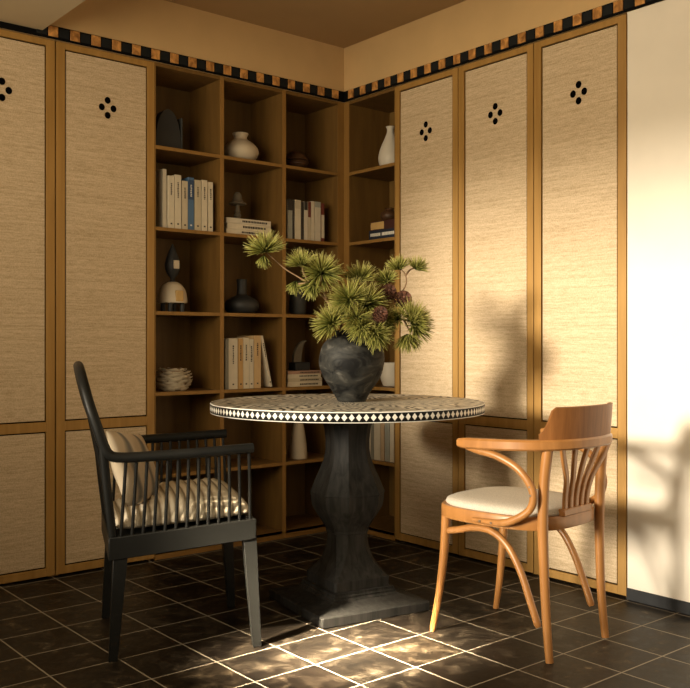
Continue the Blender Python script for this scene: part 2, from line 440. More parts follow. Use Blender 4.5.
for (x0, x1) in cols:
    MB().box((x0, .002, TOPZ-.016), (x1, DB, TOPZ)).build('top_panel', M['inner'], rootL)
    MB().box((x0, .0, .0), (x1, .016, SH[0]-.001)).build('kick_board', M['oak_h'], rootL)
    for z in SH:
        board((x0, .0, z-TH), (x1, DB, z), 1, 'shelf', rootL)
rootR = thing('open_bookcase', 'narrow single column open oak bookcase to the right of the corner', 'bookcase')
board((.0, -.0420, .0), (DB, -.0012, TOPZ), 0, 'side_panel', rootR)
board((.0, -.3995, .0), (DB, -.3965, TOPZ), 0, 'side_panel', rootR)
MB().box((DB, -.3995, .0), (DB+.015, -.0012, TOPZ)).build('back_panel', M['back'], rootR)
MB().box((.002, -.3965, TOPZ-.016), (DB, -.0420, TOPZ)).build('top_panel', M['inner'], rootR)
MB().box((.0, -.3965, .0), (.016, -.0420, SH[0]-.001)).build('kick_board', M['oak_h'], rootR)
for z in SH:
    board((.0, -.3965, z-TH), (DB, -.0420, z), 0, 'shelf', rootR)
struct(MB().box((-.0008, -.0008, .0), (DB, DB, TOPZ)).build('trim_4', M['oak']))

# ================================================================== BOOKS
bookmats = {}
def bm_(c):
    if c not in bookmats: bookmats[c] = plain('cover_%d' % len(bookmats), c, .55, noise=.06, scale=30)
    return bookmats[c]
CR = (.52,.44,.31); CR2 = (.62,.54,.40); OW = (.60,.53,.41); TANC = (.50,.30,.11); BL = (.07,.14,.25); GY = (.22,.21,.17)
DK = (.035,.028,.022); NV = (.012,.018,.035); RD = (.16,.035,.02); PK = (.40,.24,.17); GR = (.33,.33,.28)
def book(label, group, loc, rot, t, h, d, c, ink='ink', marks=1, lean=0.0, patch=None):
    """upright book: local x = thickness, y = depth (spine at y=0, facing -y), z = height"""
    o = thing('book', label, 'book', loc, 0, group); o.rotation_euler = (0, lean, rot)
    m = bm_(c)
    MB().box((0,0,0),(t,.0022,h)).box((0,.0022,0),(.0022,d,h)).box((t-.0022,.0022,0),(t,d,h)).build('cover', m, o, bevel=.0006)
    MB().box((.0023,.003,.003),(t-.0023,d-.004,h-.003)).build('pages', M['pages'], o)
    if patch:
        MB().box((.0005,-.0007,h*patch[0]),(t-.0005,-.0001,h*patch[1])).build('spine_band', bm_(patch[2]), o)
    if marks:
        s = MB(); z = h*.86; rnd = random.Random(hash((round(t*1e4), round(h*1e4))) & 999)
        n = rnd.randint(6, 10); cw = min(t*.42, .009)
        for k in range(n):
            hh = rnd.uniform(.004, .008)
            s.box((t*.5-cw/2+rnd.uniform(0,.002), -.0012, z-hh),(t*.5+cw/2-rnd.uniform(0,.002), -.0008, z)); z -= hh+.003
        MB().box((t*.5-cw/2, -.0012, h*.08),(t*.5+cw/2, -.0008, h*.08+.007)).build('spine_mark', M[ink], o)
        s.build('spine_lettering', M[ink], o)
    return o
def flat_book(label, group, loc, rot, L, t, d, c, ink='ink', marks=True):
    """lying book: local x = length, y = depth (spine faces -y), z = thickness"""
    o = thing('book', label, 'book', loc, rot, group)
    m = bm_(c)
    MB().box((0,0,0),(L,.0022,t)).box((0,.0022,0),(L,d,.0022)).box((0,.0022,t-.0022),(L,d,t)).build('cover', m, o, bevel=.0006)
    MB().box((.003,.003,.0023),(L-.003,d-.004,t-.0023)).build('pages', M['pages'], o)
    if marks:
        s = MB(); x = L*.35; rnd = random.Random(int(L*1e4+t*1e5))
        while x < L*.88:
            ww = rnd.uniform(.004,.009)
            s.box((x,-.0012,t*.32),(x+ww,-.0008,t*.68)); x += ww+.003
        s.build('spine_lettering', M[ink], o)
    return o
# --- upright books, left column, second shelf down
z = SH[4]; yb = .025
G1 = 'upright books in the left column below the arch'
data = [(156.5,168.2,.27,OW,'tallest cream book at the left end of the left column row',.10),
 (168.4,174.6,.232,CR2,'first slim cream spine with bold dark lettering in the left column row',.02),
 (175.0,181.4,.240,CR2,'taller cream spine third from the left in the left column row',.02),
 (182.2,188.0,.216,CR,'shorter tan cream spine just left of the blue book',.02),
 (188.3,194.2,.236,BL,'only blue spined book in the left column row',.02),
 (194.8,201.2,.228,CR,'beige spine just right of the blue book',.02),
 (201.8,207.6,.232,CR2,'cream spine second from the right end, dark mark near its top',.02),
 (208.4,213.2,.226,CR2,'thin pale book at the right end of the left column row',.02)]
for i, (p0, p1, h, c, lab, yy) in enumerate(data):
    x0, x1 = lx(p0, yy), lx(p1, yy)
    if i == 0: x0, x1 = lx(162.8, .03), lx(168.2, .02) - .002
    book(lab, G1, (x0, yy if i else .03, z), 0, x1-x0-.001, h + (.013 if i else .004), .17 if i else .20, c, marks=1 if i not in (0,) else 0, ink='inkw' if c == BL else 'ink', patch=(.58,.95,(.03,.06,.13)) if c == BL else None)
# --- flat stack with mushroom, middle column
z = SH[4]; G2 = 'flat books under the mushroom ornament'
hts = [.025, .029, .026]; labs = ['bottom cream book of the stack under the mushroom ornament','middle cream book of the stack under the mushroom ornament','pale top book of the stack carrying the mushroom ornament']
for k in range(3):
    x0 = lx(226.5 + (k == 1), .02); L = [.252,.256,.262][k]
    flat_book(labs[k], G2, (x0, .02, z), 0, L, hts[k]-.0005, .17, [CR2, CR2, OW][k]); z += hts[k]
zst = z
# --- upright books third column
z = SH[4]; G3 = 'upright books in the third column from the left'
d3 = [(287.6,292.6,.205,GR,'grey book with dark top at the left end of the third column row',(.72,1,DK)),
 (293.0,294.6,.200,DK,'thin dark book between the grey and cream spines, third column',None),
 (294.9,301.0,.205,CR2,'widest cream spine in the third column row, slightly taller',(.78,.97,CR)),
 (301.4,304.0,.198,DK,'thin black book in the middle of the third column row',None),
 (304.2,307.8,.202,OW,'white spine with dark top band in the third column row',(.78,1,DK)),
 (308.0,311.0,.204,CR,'book with red upper spine in the third column row',(.6,1,RD)),
 (311.3,314.6,.208,CR2,'pale spine just right of the red topped book',None),
 (315.0,320.8,.208,OW,'wide white spine near the right end of the third column row',(.86,1,GR)),
 (321.3,324.4,.203,RD,'dark red spine at the right end of the third column row',(.1,.7,CR2))]
for p0, p1, h, c, lab, pt in d3:
    x0, x1 = lx(p0,.02), lx(p1,.02)
    book(lab, G3, (x0,.02,z), 0, x1-x0-.0006, h, .15, c, marks=0, patch=pt)
# --- middle column, fourth row
z = SH[2]; G4 = 'upright books in the middle column above the table edge'
d4 = [(225.2,228.6,.228,GY,'grey green spine at the left end of the middle column row',0),
 (228.8,237.8,.232,OW,'wide off-white spine with two small lines of dark print',1),
 (238.6,243.2,.232,TANC,'orange tan spine between off-white books in the middle column row',1),
 (243.5,249.2,.235,CR2,'cream spine with bold dark title beside the orange tan book',1),
 (249.4,253.8,.228,OW,'pale narrow spine in the middle of the middle column row',1),
 (254.2,261.0,.246,(.56,.38,.19),'tallest light tan upright book beside the leaning one',1)]
for p0, p1, h, c, lab, mk in d4:
    x0, x1 = lx(p0,.02), lx(p1,.02)
    book(lab, G4, (x0,.02,z), 0, x1-x0-.0006, h+.016, .16, c, marks=mk)
xb = lx(272.6,.02)
book('thin white book leaning against the row in the middle column', G4, (xb-.0155, .02, z+.0035), 0,   .014, .262, .16, OW, lean=-R(12.5))
# --- third column flat stack, fourth row
G5 = 'flat books left of the stone vase'
zz = z
for k, (tt, cc, lab) in enumerate([(.024, CR2,'lowest cream book of the flat stack left of the stone vase'),(.020, CR,'thin beige book, second up in the flat stack left of the stone vase'),(.020, CR2,'pale book, third up in the flat stack left of the stone vase'),(.017, PK,'pinkish brown book on top of the flat stack left of the stone vase')]):
    x0 = lx(287.6+.5*(k%2), .02)
    flat_book(lab, G5, (x0,.02,zz), 0, .224-.004*(k%3), tt-.0005, .16, cc); zz += tt
z3 = zz
# --- right bookcase: navy and tan books
z = SH[4]
y0 = ry(369.5,.02)
def rflat(lab, grp, pL, z, L, t, d, c, **k):
    return flat_book(lab, grp, (.02, ry(pL,.02), z), -PI/2, L, t, d, c, **k)
G6 = 'flat books in the corner column'
o = thing('book', 'thick navy book with white spine title lying flat in the corner column', 'book', (.02, ry(369.0,.02), SH[4]), -PI/2, G6)
L = .2; t = .049
MB().box((0,0,0),(L,.003,t)).box((0,.003,0),(L,.15,.003)).box((0,.003,t-.003),(L,.15,t)).build('cover', bm_(NV), o, bevel=.001)
MB().box((.003,.0035,.0035),(L-.003,.146,t-.0035)).build('pages', M['pages'], o)
s = MB(); x = .012; rnd = random.Random(3)
while x < .19:
    ww = rnd.uniform(.006,.010)
    if not (.085 < x < .095): s.box((x,-.0008,.018),(x+ww,-.0002,.034))
    x += ww+.0022
s.build('spine_lettering', M['inkw'], o)
o = thing('book', 'dark red book with tan label lying on the navy book', 'book', (.03, ry(370.4,.03), SH[4]+.0495), -PI/2, G6)
t = .047; L = .19
MB().box((0,0,0),(L,.003,t)).box((0,.003,0),(L,.13,.003)).box((0,.003,t-.003),(L,.13,t)).build('cover', bm_((.05,.012,.008)), o, bevel=.001)
MB().box((.003,.0035,.0035),(L-.003,.126,t-.0035)).build('pages', M['pages'], o)
MB().box((.004,-.0009,.005),(.105,-.0002,.042)).build('spine_label', M['tan'], o)
tag(MB().lathe(sp([(.022,0),(.040,.010),(.048,.030),(.040,.050),(.024,.058),(.020,.066),(.024,.070),(.018,.069)]), seg=32).build('small_jar', M['brown_c'], loc=(.10, ry(389.5,.10), SH[4]+.0970), ang=50), 'small dark brown jar standing on the books in the corner column', 'jar')
# --- right bookcase lower row upright
z = SH[1]; G7 = 'upright books in the corner column below table height'
for p0, p1, h, c, lab in [(367.2,370.4,.19,OW,'white spine at the left end of the low corner row'),(370.8,373.8,.20,GY,'grey book in the low corner row'),(374.0,380.0,.205,OW,'wide off-white spine in the low corner row'),
   (380.4,384.2,.20,(.50,.36,.22),'tan spine in the middle of the low corner row'),(384.8,389.4,.205,GR,'pale grey spine in the low corner row'),(389.8,394.0,.205,CR2,'cream spine at the right end of the low corner row')]:
    ya, yb_ = ry(p0,.025), ry(p1,.025)
    book(lab, G7, (.025, ya, z), -PI/2, ya-yb_-.0006, h, .15, c, marks=0)

# ================================================================== ORNAMENTS
def lathe_thing(name, label, cat, loc, prof, mat, seg=40, fn=None, part='body', group=None, sub=0):
    o = MB().lathe(prof, seg=seg, fn=fn).build(name, mat, ang=50, loc=loc)
    return tag(o, label, cat, group)
y_ = .10
# top shelf
o = thing('arch_sculpture', 'dark arch shaped sculpture with a paler edge on the top left shelf', 'sculpture', (lx(166,.11), .11, SH[5]))
def arch(w0, h, th, hole=None):
    w0 *= 1.15; h *= 1.2
    out = [Vector((w0*math.cos(a), 0, h*math.sin(a)**.8 if math.sin(a) > 0 else 0)) for a in [PI*k/24 for k in range(25)]]
    return out
m_ = MB(); ring = arch(.058, .165, .05)
m_.loft([[p + Vector((0,-.025,0)) for p in ring], [p + Vector((0,.025,0)) for p in ring]])
m_.build('arch_body', M['dark_c'], o)
m_ = MB(); ring = [Vector((.058+.012*s_, 0, z_)) for s_, z_ in ((0,0),(1,0),(1,.10),(.2,.158),(0,.15))]
m_ = MB().box((.069,-.022,0),(.079,.022,.170)); m_.build('edge_slab', M['grey_c'], o, bevel=.004)
lathe_thing('squat_vase', 'cream squat round vase with a flared neck on the top shelf', 'vase', (lx(240.5,.11), .11, SH[5]),
  sp([(.042,0),(.070,.012),(.090,.044),(.086,.074),(.060,.101),(.037,.116),(.033,.130),(.040,.144),(.040,.148),(.031,.145),(.024,.125)]), M['cream'])
o = thing('stacked_bowl', 'dark brown ribbed wooden bowl in shadow on the top shelf left of the corner', 'bowl', (lx(296,.12), .12, SH[5]))
MB().lathe([(.034,0)] + [(.038+.030*math.sin(min(1,k/10)*PI*.5)+(.004 if k%2 else 0), .006*k+.004) for k in range(9)], seg=36).build('bowl', M['brown_c'], o, ang=60)
MB().lathe([(.066,.058),(.062,.070),(.050,.088),(.030,.102),(.012,.110),(.001,.112)], seg=36).build('lid', M['brown_c'], o)
lathe_thing('pear_vase', 'white pear shaped vase behind the door edge on the top corner shelf', 'vase', (.10, ry(390.5,.10), SH[5]),
  sp([(.038,0),(.056,.018),(.064,.055),(.055,.100),(.034,.150),(.020,.185),(.018,.205),(.024,.218),(.018,.215)]), M['white_c'])
# mushroom ornament on books
o = thing('mushroom_ornament', 'small grey turned mushroom shaped ornament standing on flat books', 'ornament', (lx(237.5,.10), .10, zst))
MB().lathe([(.020,0),(.024,.004),(.018,.012),(.013,.016),(.019,.022),(.019,.030),(.012,.036),(.016,.044),(.013,.052),(.010,.068),(.010,.080)], seg=28).build('stem', M['greige'], o)
MB().lathe([(.010,.078),(.038,.079),(.045,.082),(.043,.087),(.030,.094),(.024,.104),(.023,.118),(.018,.132),(.010,.141),(.001,.144)], seg=28).build('cap', M['greige'], o)
# carved figure (plain generic stand-in)
o = thing('carved_figure', 'small wooden figure with black drop shaped top on a cream dome body', 'figurine', (lx(172.6,.10), .10, SH[3]))
MB().lathe(sp([(.064,.040),(.063,.060),(.056,.092),(.040,.118),(.020,.130),(.004,.132)]), seg=32).build('body', M['cream'], o)
MB().lathe([(.010,.128),(.012,.134),(.009,.142),(.012,.150),(.022,.162),(.032,.186),(.034,.206),(.027,.235),(.014,.268),(.004,.292),(.001,.296)], seg=28).build('head', M['dark_c'], o)
for a in (-.7, 0.9, 2.4, -2.3):
    MB().tube([(.042*math.cos(a),.042*math.sin(a),0),(.042*math.cos(a),.042*math.sin(a),.045)], .010, 12).build('foot', M['dark_c'], o)
MB().box((-.013,-.038,.186),(.013,-.030,.222)).build('tan_patch', M['cream'], o, bevel=.002)
MB().box((-.018,-.066,.045),(.018,-.045,.092)).build('tan_patch', M['tan'], o, bevel=.004)
o.scale = (1.1, 1.1, 1.1)
# bottles
lathe_thing('bottle_vase', 'charcoal bottle vase with a round low body and narrow neck on the middle shelf', 'vase', (lx(241.8,.11), .11, SH[3]),
  sp([(.052,0),(.074,.010),(.087,.035),(.081,.063),(.052,.084),(.029,.095),(.025,.115),(.026,.166),(.0275,.174),(.021,.173)]), M['dark_c'])
lathe_thing('tall_dark_vase', 'tall dark grey green vase behind the pine sprays in the third column', 'vase', (lx(297.8,.12), .12, SH[3]),
  sp([(.036,0),(.043,.015),(.045,.070),(.040,.120),(.026,.150),(.019,.165),(.021,.180),(.015,.178)]), M['grey_c'])
# ruffled ball
def ruffle(label, cx, cy, z0):
    root = thing('ruffled_bowl', label, 'bowl', (cx, cy, z0))
    ball = lambda t: .050 + .032*math.sin(PI*min(1, .12 + t*.80))
    MB().lathe(sp([(.050,0),(ball(.15)-.004,.015),(ball(.4)-.003,.040),(ball(.6)-.004,.062),(ball(.85)-.006,.086),(.050,.100),(.030,.106),(.001,.107)]), seg=32, fn=lambda a, z_: .94).build('bowl_body', M['twig'], root)  # dark body colour stands for the shade in gaps between ruffles
    rnd = random.Random(5); m_ = MB()
    for row in range(8):
        t = (row+.35)/8; zc = .006 + .096*t; rb = ball(t) if row < 7 else ball(t)*.86; n = 8
        for k in range(n):
            a = 2*PI*(k + .5*(row % 2) + rnd.uniform(-.2,.2))/n; wd = rnd.uniform(.42,.58); dz = rnd.uniform(-.003,.003)
            tip = []; root_ = []
            for q in range(9):
                f = (q-4)/4; aa = a + f*wd; bul = 1-f*f
                tip.append(Vector(((rb+.001+.012*bul)*math.cos(aa), (rb+.001+.012*bul)*math.sin(aa), zc+dz+.006*bul+.002*math.sin(f*7))))
                root_.append(Vector(((rb-.006)*math.cos(aa), (rb-.006)*math.sin(aa), zc+dz-.010+.003*bul)))
            up = Vector((0,0,.0045))
            lo = root_ + tip; hi = [v + up*(.6+.4*(1-abs((q%9)-4)/4)) for q, v in enumerate(lo)]
            fs = [(q, q+1, q+10, q+9) for q in range(8)]
            m_.add(lo + hi, fs + [tuple(18+i_ for i_ in f_[::-1]) for f_ in fs] + [(9+q,10+q,28+q,27+q) for q in range(8)])
    m_.build('ruffles', M['shell'], root, ang=80)
ruffle('cream ruffled round bowl alone on the left column shelf behind the black armchair', lx(172.8,.11), .11, SH[2])
# crescent ornament on the flat stack
o = thing('crescent_ornament', 'pale curved crescent ornament on a dark base atop flat books', 'ornament', (lx(300,.10), .10, z3))
MB().box((-.052,-.03,0),(.045,.03,.042)).build('base_block', M['dark_c'], o, bevel=.003)
m_ = MB(); outer = []; n = 16
pts = [Vector((-.048 + .085*(1-math.cos(k/n*PI/2)), 0, .043 + .115*math.sin(k/n*PI/2))) for k in range(n+1)]
inn = [Vector((.004 + .033*(1-math.cos(k/n*PI/2)), 0, .043 + .108*math.sin(k/n*PI/2))) for k in range(n+1)]
ring = pts + inn[::-1]
m_.loft([[p+Vector((0,-.010,0)) for p in ring],[p+Vector((0,.010,0)) for p in ring]]); m_.build('crescent', M['greige'], o, bevel=.002)
# white bowl in right column
lathe_thing('white_bowl', 'deep white bowl seen between stone vase and door edge on the corner shelf', 'bowl', (.11, ry(392.5,.11), SH[2]),
  sp([(.040,0),(.050,.006),(.062,.040),(.070,.095),(.072,.118),(.067,.116),(.058,.05),(.03,.012),(.001,.010)]), M['white_c'])
lathe_thing('tapered_vase', 'plain beige tapered vase under the table edge in the third column', 'vase', (lx(298.3,.08), .08, SH[1]),
  sp([(.044,0),(.047,.006),(.043,.08),(.034,.14),(.026,.18),(.022,.205),(.018,.203)]), M['cream'])

# ================================================================== TABLE
TX, TY, TROT = -.876, -1.083, R(-10.4)
tb = thing('pedestal_table', 'round bone inlaid table on a carved black square pedestal', 'table', (TX, TY, 0), TROT)
TR = .517
m_ = MB()
prof = [(TR-.012,-.037),(TR-.001,-.0365),(TR,-.035),(TR,-.002),(TR-.0015,0)]
ringz = []
seg = 160
for (r_, z_) in prof: ringz.append([Vector((r_*math.cos(2*PI*q/seg), r_*math.sin(2*PI*q/seg), z_)) for q in range(seg)])
m_.loft(ringz, cap=False)
m_.add(ringz[0], [tuple(range(seg))[::-1]], 2); m_.add(ringz[-1], [tuple(range(seg))], 1)
tt = m_.build('tabletop', [M['rim'], M['top'], M['ebony']], tb, loc=(0,0,.770))
def octa(s_, c_, z_):
    h = s_/2; k = h - c_*s_
    return [Vector(p) for p in ((h,-k,z_),(h,k,z_),(k,h,z_),(-k,h,z_),(-h,k,z_),(-h,-k,z_),(-k,-h,z_),(k,-h,z_))]
# neck / belly / waist
prof = [(.732,.190,.25),(.700,.172,.25),(.665,.158,.25),(.625,.150,.25),(.590,.150,.25),(.555,.160,.25),(.520,.184,.25),(.485,.214,.25),(.455,.236,.25),(.434,.251,.25),(.428,.256,.25),(.422,.251,.25),
  (.400,.249,.25),(.375,.240,.25),(.350,.214,.25),(.320,.178,.25),(.296,.152,.25),(.280,.141,.25)]
prof = sorted((z_, s_, c_) for z_, s_, c_ in prof)
m_ = MB(); m_.loft([octa(s_, c_, z_) for z_, s_, c_ in prof]); m_.build('baluster', M['ebony'], tb, ang=20)
prof = [(.082,.235,.03),(.118,.235,.03),(.124,.222,.04),(.140,.200,.06),(.160,.176,.10),(.185,.156,.15),(.215,.142,.20),(.250,.135,.25),(.276,.138,.25),(.280,.146,.25),(.288,.146,.25)]
m_ = MB(); m_.loft([octa(s_, c_, z_) for z_, s_, c_ in prof]); m_.build('foot_flare', M['ebony'], tb, ang=20)
def sq(s_, z_): return octa(s_, .004/s_ if s_ else 0, z_)
m_ = MB(); m_.loft([sq(.245,.084),sq(.258,.082),sq(.258,.074),sq(.268,.070),sq(.268,.064),sq(.285,.058),sq(.290,.054)][::-1]); m_.build('stepped_moulding', M['ebony'], tb, ang=20)
m_ = MB(); m_.loft([sq(.444,0),sq(.450,.003),sq(.450,.031),sq(.445,.035),sq(.400,.038),sq(.335,.046),sq(.292,.056)]); m_.build('plinth', M['ebony'], tb, ang=20)
m_ = MB(); m_.loft([octa(.26,.1,.715), octa(.36,.1,.7325)]); m_.build('top_block', M['ebony'], tb, ang=20)

# ================================================================== VASE + PINE
vx, vy = at(351.7, 3.45).x, at(351.7, 3.45).y
VZ = .770
MB_ = MB().lathe(sp([(.050,0),(.056,.004),(.064,.022),(.084,.055),(.106,.090),(.122,.135),(.125,.170),(.115,.208),(.090,.238),(.066,.252),(.060,.262),(.064,.270),(.057,.269),(.050,.255),(.052,.24)],5), seg=56,
   fn=lambda a, z_: 1 + .012*math.sin(2*a+z_*30) + .008*math.sin(5*a+z_*60))
vase = tag(MB_.build('stone_vase', M['stone'], ang=60, loc=(vx, vy, VZ)), 'large dark marbled stone vase holding pine sprays on the round table', 'vase')
def cluster(parent, c, axis, R0, n, spread=1.25, seed=0, name='needle_cluster'):
    rnd = random.Random(seed); n = int(n*1.9); me_v = []; me_f = []; tone = []
    axis = Vector(axis).normalized()
    a1 = axis.orthogonal().normalized(); a2 = axis.cross(a1)
    for k in range(n):
        th = spread*math.sqrt(rnd.random()); ph = rnd.uniform(0, 2*PI)
        d = (axis*math.cos(th) + (a1*math.cos(ph)+a2*math.sin(ph))*math.sin(th)).normalized()
        L = R0*rnd.uniform(.78, 1.12); w0 = rnd.uniform(.0013,.0021)
        side = d.cross(Vector((rnd.uniform(-1,1),rnd.uniform(-1,1),rnd.uniform(-1,1)))).normalized()
        nrm = d.cross(side); bend = rnd.uniform(-.10,.10)*L; sag = Vector((0,0,-.10*L*rnd.random()))
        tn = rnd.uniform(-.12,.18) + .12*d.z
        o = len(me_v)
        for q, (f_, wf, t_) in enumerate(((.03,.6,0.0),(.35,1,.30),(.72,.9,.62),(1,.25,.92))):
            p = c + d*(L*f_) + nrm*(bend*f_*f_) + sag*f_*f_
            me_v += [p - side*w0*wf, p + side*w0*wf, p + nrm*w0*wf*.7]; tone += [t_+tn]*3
        for q in range(3):
            b = o+3*q
            me_f += [(b,b+1,b+4,b+3),(b+1,b+2,b+5,b+4),(b+2,b,b+3,b+5)]
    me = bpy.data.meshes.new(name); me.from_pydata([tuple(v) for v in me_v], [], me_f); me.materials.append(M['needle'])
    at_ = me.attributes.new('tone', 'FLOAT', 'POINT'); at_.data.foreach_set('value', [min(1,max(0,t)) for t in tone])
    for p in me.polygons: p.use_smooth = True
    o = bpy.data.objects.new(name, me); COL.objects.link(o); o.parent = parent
    return o
def pine_cone(parent, c, axis, s_=.028, seed=0):
    rnd = random.Random(seed); m_ = MB(); axis = Vector(axis).normalized(); q0 = Vector((0,0,1)).rotation_difference(axis).to_matrix().to_4x4(); T = Matrix.Translation(c) @ q0
    m_.lathe([(.001,-s_),(s_*.5,-s_*.6),(s_*.6,0),(s_*.4,s_*.7),(.001,s_)], seg=12)
    m_.v = [tuple(T @ Vector(v)) for v in m_.v]
    for k in range(48):
        t = k/47; zz_ = -s_*.85 + 1.8*s_*t; rr = s_*(.55+.55*math.sin(PI*min(1,.15+t*.85)))*.92; a = k*2.39996
        w_ = s_*.26; dirv = Vector((math.cos(a),math.sin(a),.35)); tan = Vector((-math.sin(a),math.cos(a),0)); b = Vector((math.cos(a)*s_*.3, math.sin(a)*s_*.3, zz_-s_*.05))
        tip = b + dirv*rr*.85; th_ = Vector((0,0,s_*.09))
        vs = [b-tan*w_*.5, b+tan*w_*.5, tip+tan*w_, tip-tan*w_]; vs = vs + [v+th_ for v in vs]
        m_.add([T @ v for v in vs], [(0,3,2,1),(4,5,6,7),(0,1,5,4),(1,2,6,5),(2,3,7,6),(3,0,4,7)])
    return m_.build('pine_cone', M['cone'], parent)
base = Vector((vx, vy, VZ+.252))
RIGHT = Vector((D1[0], D2[0], 0)); FWD = Vector((D1[1], D2[1], 0))    # across / away as seen from the chair side
def P3(px, py, dd=0.0): return at(px, 3.45+dd, py)
def spray(label, stems, clusters, cones=(), seed=0):
    root = thing('pine_spray', label, 'foliage', tuple(base), 0, 'pine sprays in the stone vase')
    for i, st in enumerate(stems):
        pts = smooth_path([p - base for p in st], 6); n = len(pts)
        MB().tube(pts, [.0042 - .0022*k/(n-1) for k in range(n)], 8).build('stem', M['twig'], root)
    for i, (px, py, dd, ax, r_, n, spd) in enumerate(clusters):
        a = RIGHT*ax[0] + Vector((0,0,1))*ax[1] - FWD*ax[2]
        cluster(root, P3(px,py,dd) - base, a, r_, n, spd, seed*31+i)
    for i, (px, py, dd, s_) in enumerate(cones):
        pine_cone(root, P3(px,py,dd) - base, RIGHT*.3 + Vector((0,0,.5)) - FWD*.8, s_, i)
    return root
def stem(*a): return [base + Vector((RIGHT.x*a[0][0], RIGHT.y*a[0][0], -.06))] + [P3(*p) for p in a[1:]]
spray('long pine spray arching far to the left of the vase', [stem((-.015,), (339,318,-.02), (326,300,-.03), (312,286,-.04), (300,278,-.04), (284,268,-.05), (266,252,-.05)), [P3(312,286,-.04), P3(304,274,-.05), P3(302,264,-.06)], [P3(326,300,-.03), P3(323,285,-.05), P3(321,273,-.06)], [P3(306,283,-.04),P3(299,284,-.02),P3(295,282,.0)]],
  [(265.5,252,-.05,(-.1,1,.45),.088,150,1.35),(264,255,-.06,(.0,-1,.5),.050,40,.75),(302,266,-.06,(-.25,1,.4),.072,110,1.25),(321.5,273,-.07,(.15,.5,.9),.086,170,1.5),(296,281,-.0,(-.2,-1,.4),.052,50,.9),(313,284,-.05,(-.2,-.6,.7),.058,70,1.2)], seed=1)
spray('upright pine spray at the centre of the vase with a pine cone', [stem((0,), (352,322,0), (356,300,.01), (360,282,.02)), [P3(354,310,0),P3(350,304,-.05),P3(349,300,-.08)], [P3(356,300,.01),P3(363,304,-.03),P3(367,302,-.06)], [P3(354,312,0), P3(370,316,-.06), P3(379,316,-.09)]],
  [(360,282,.02,(.0,1,.4),.082,140,1.25),(350,300,-.08,(-.3,.6,.8),.090,170,1.45),(367,303,-.06,(.3,.4,.8),.086,160,1.45),(357,318,-.10,(.1,-.3,.9),.074,120,1.3)], [(379.5,315,-.12,.026)], seed=2)
spray('short pine spray spilling over the left lip of the vase', [stem((-.03,), (340,325,-.05), (333,322,-.07))],
  [(333,324,-.07,(-.6,.45,.6),.082,150,1.35),(343,318,-.05,(-.3,.8,.5),.075,90,1.3)], seed=3)
spray('short pine spray drooping over the front lip of the vase', [stem((.02,), (364,325,-.09), (372,330,-.11))],
  [(362,326,-.11,(-.1,-.5,.8),.068,100,1.2),(375,332,-.10,(.4,-.4,.7),.072,130,1.25),(381,322,-.04,(.3,-.1,.6),.070,100,1.4)], seed=4)
spray('pine spray curling up at the upper right with pine cones', [stem((.03,), (374,312,.03), (390,300,.04), (400,294,.03), (406,284,.02), (405,274,.02), (399,268,.02)), [P3(405,276,.02), P3(410,270,.02), P3(415,268,.02)], [P3(398,296,.03), P3(392,286,.02), P3(388,280,.02)]],
  [(399,270,.02,(-.15,1,.4),.062,90,1.15),(416,270,.02,(.35,.8,.4),.060,80,1.15),(387,282,.02,(-.2,.9,.5),.062,90,1.25)], [(402.5,300.5,-.01,.030),(388,293,.0,.027)], seed=5)
spray('large pine spray reaching low to the right of the vase', [stem((.035,), (376,322,-.02), (392,318,-.04), (404,320,-.05), (412,322,-.05)), [P3(404,320,-.05),P3(410,332,-.05)]],
  [(411,321,-.05,(.45,.7,.5),.088,150,1.3),(413,326,-.06,(.7,-.1,.6),.080,120,1.3),(407,334,-.06,(.1,-1,.5),.072,100,1.0),(398,319,-.05,(-.5,.3,.6),.058,60,1.3)], seed=6)

# ================================================================== BLACK SPINDLE ARMCHAIR
CO = Vector((-1.5335, -.9565)); CU = Vector((.927, -.374))
ch = thing('spindle_armchair', 'black spindle armchair with hooped back, left of the table', 'chair', (CO.x, CO.y, 0), math.atan2(CU.y, CU.x))
def rz_(u): return .352 + (u-.222)*.083            # underside of the tilted rail
for (u, v) in ((-.205,-.215),(.205,-.215),(-.205,.215),(.205,.215)):
    s_ = 1 if u > 0 else -1; t_ = 1 if v > 0 else -1
    ub, vb = (.229*s_, .232*t_)
    a = .0225; b = .014; zt_ = rz_(u)+.02
    MB().hexa([(ub-b,vb-b,0),(ub+b,vb-b,0),(ub+b,vb+b,0),(ub-b,vb+b,0)], [(u-a,v-a,zt_),(u+a,v-a,zt_),(u+a,v+a,zt_),(u-a,v+a,zt_)]).build('leg', M['chairblack'], ch, bevel=.002)
m_ = MB()
def rail(u0,u1,v0,v1):
    m_.hexa([(u0,v0,rz_(u0)),(u1,v0,rz_(u1)),(u1,v1,rz_(u1)),(u0,v1,rz_(u0))], [(u0,v0,rz_(u0)+.072),(u1,v0,rz_(u1)+.066),(u1,v1,rz_(u1)+.066),(u0,v1,rz_(u0)+.072)])
rail(-.243,.226,-.243,-.214); rail(-.243,.226,.214,.243); rail(-.243,-.214,-.2138,.2138); rail(.197,.226,-.2138,.2138)
m_.build('seat_rail', M['chairblack'], ch, bevel=.003)
m_ = MB(); u0,u1=-.2138,.1968
m_.hexa([(u0,-.2138,rz_(u0)+.045),(u1,-.2138,rz_(u1)+.045),(u1,.2138,rz_(u1)+.045),(u0,.2138,rz_(u0)+.045)], [(u0,-.2138,rz_(u0)+.060),(u1,-.2138,rz_(u1)+.060),(u1,.2138,rz_(u1)+.060),(u0,.2138,rz_(u0)+.060)])
m_.build('seat_board', M['chairblack'], ch)
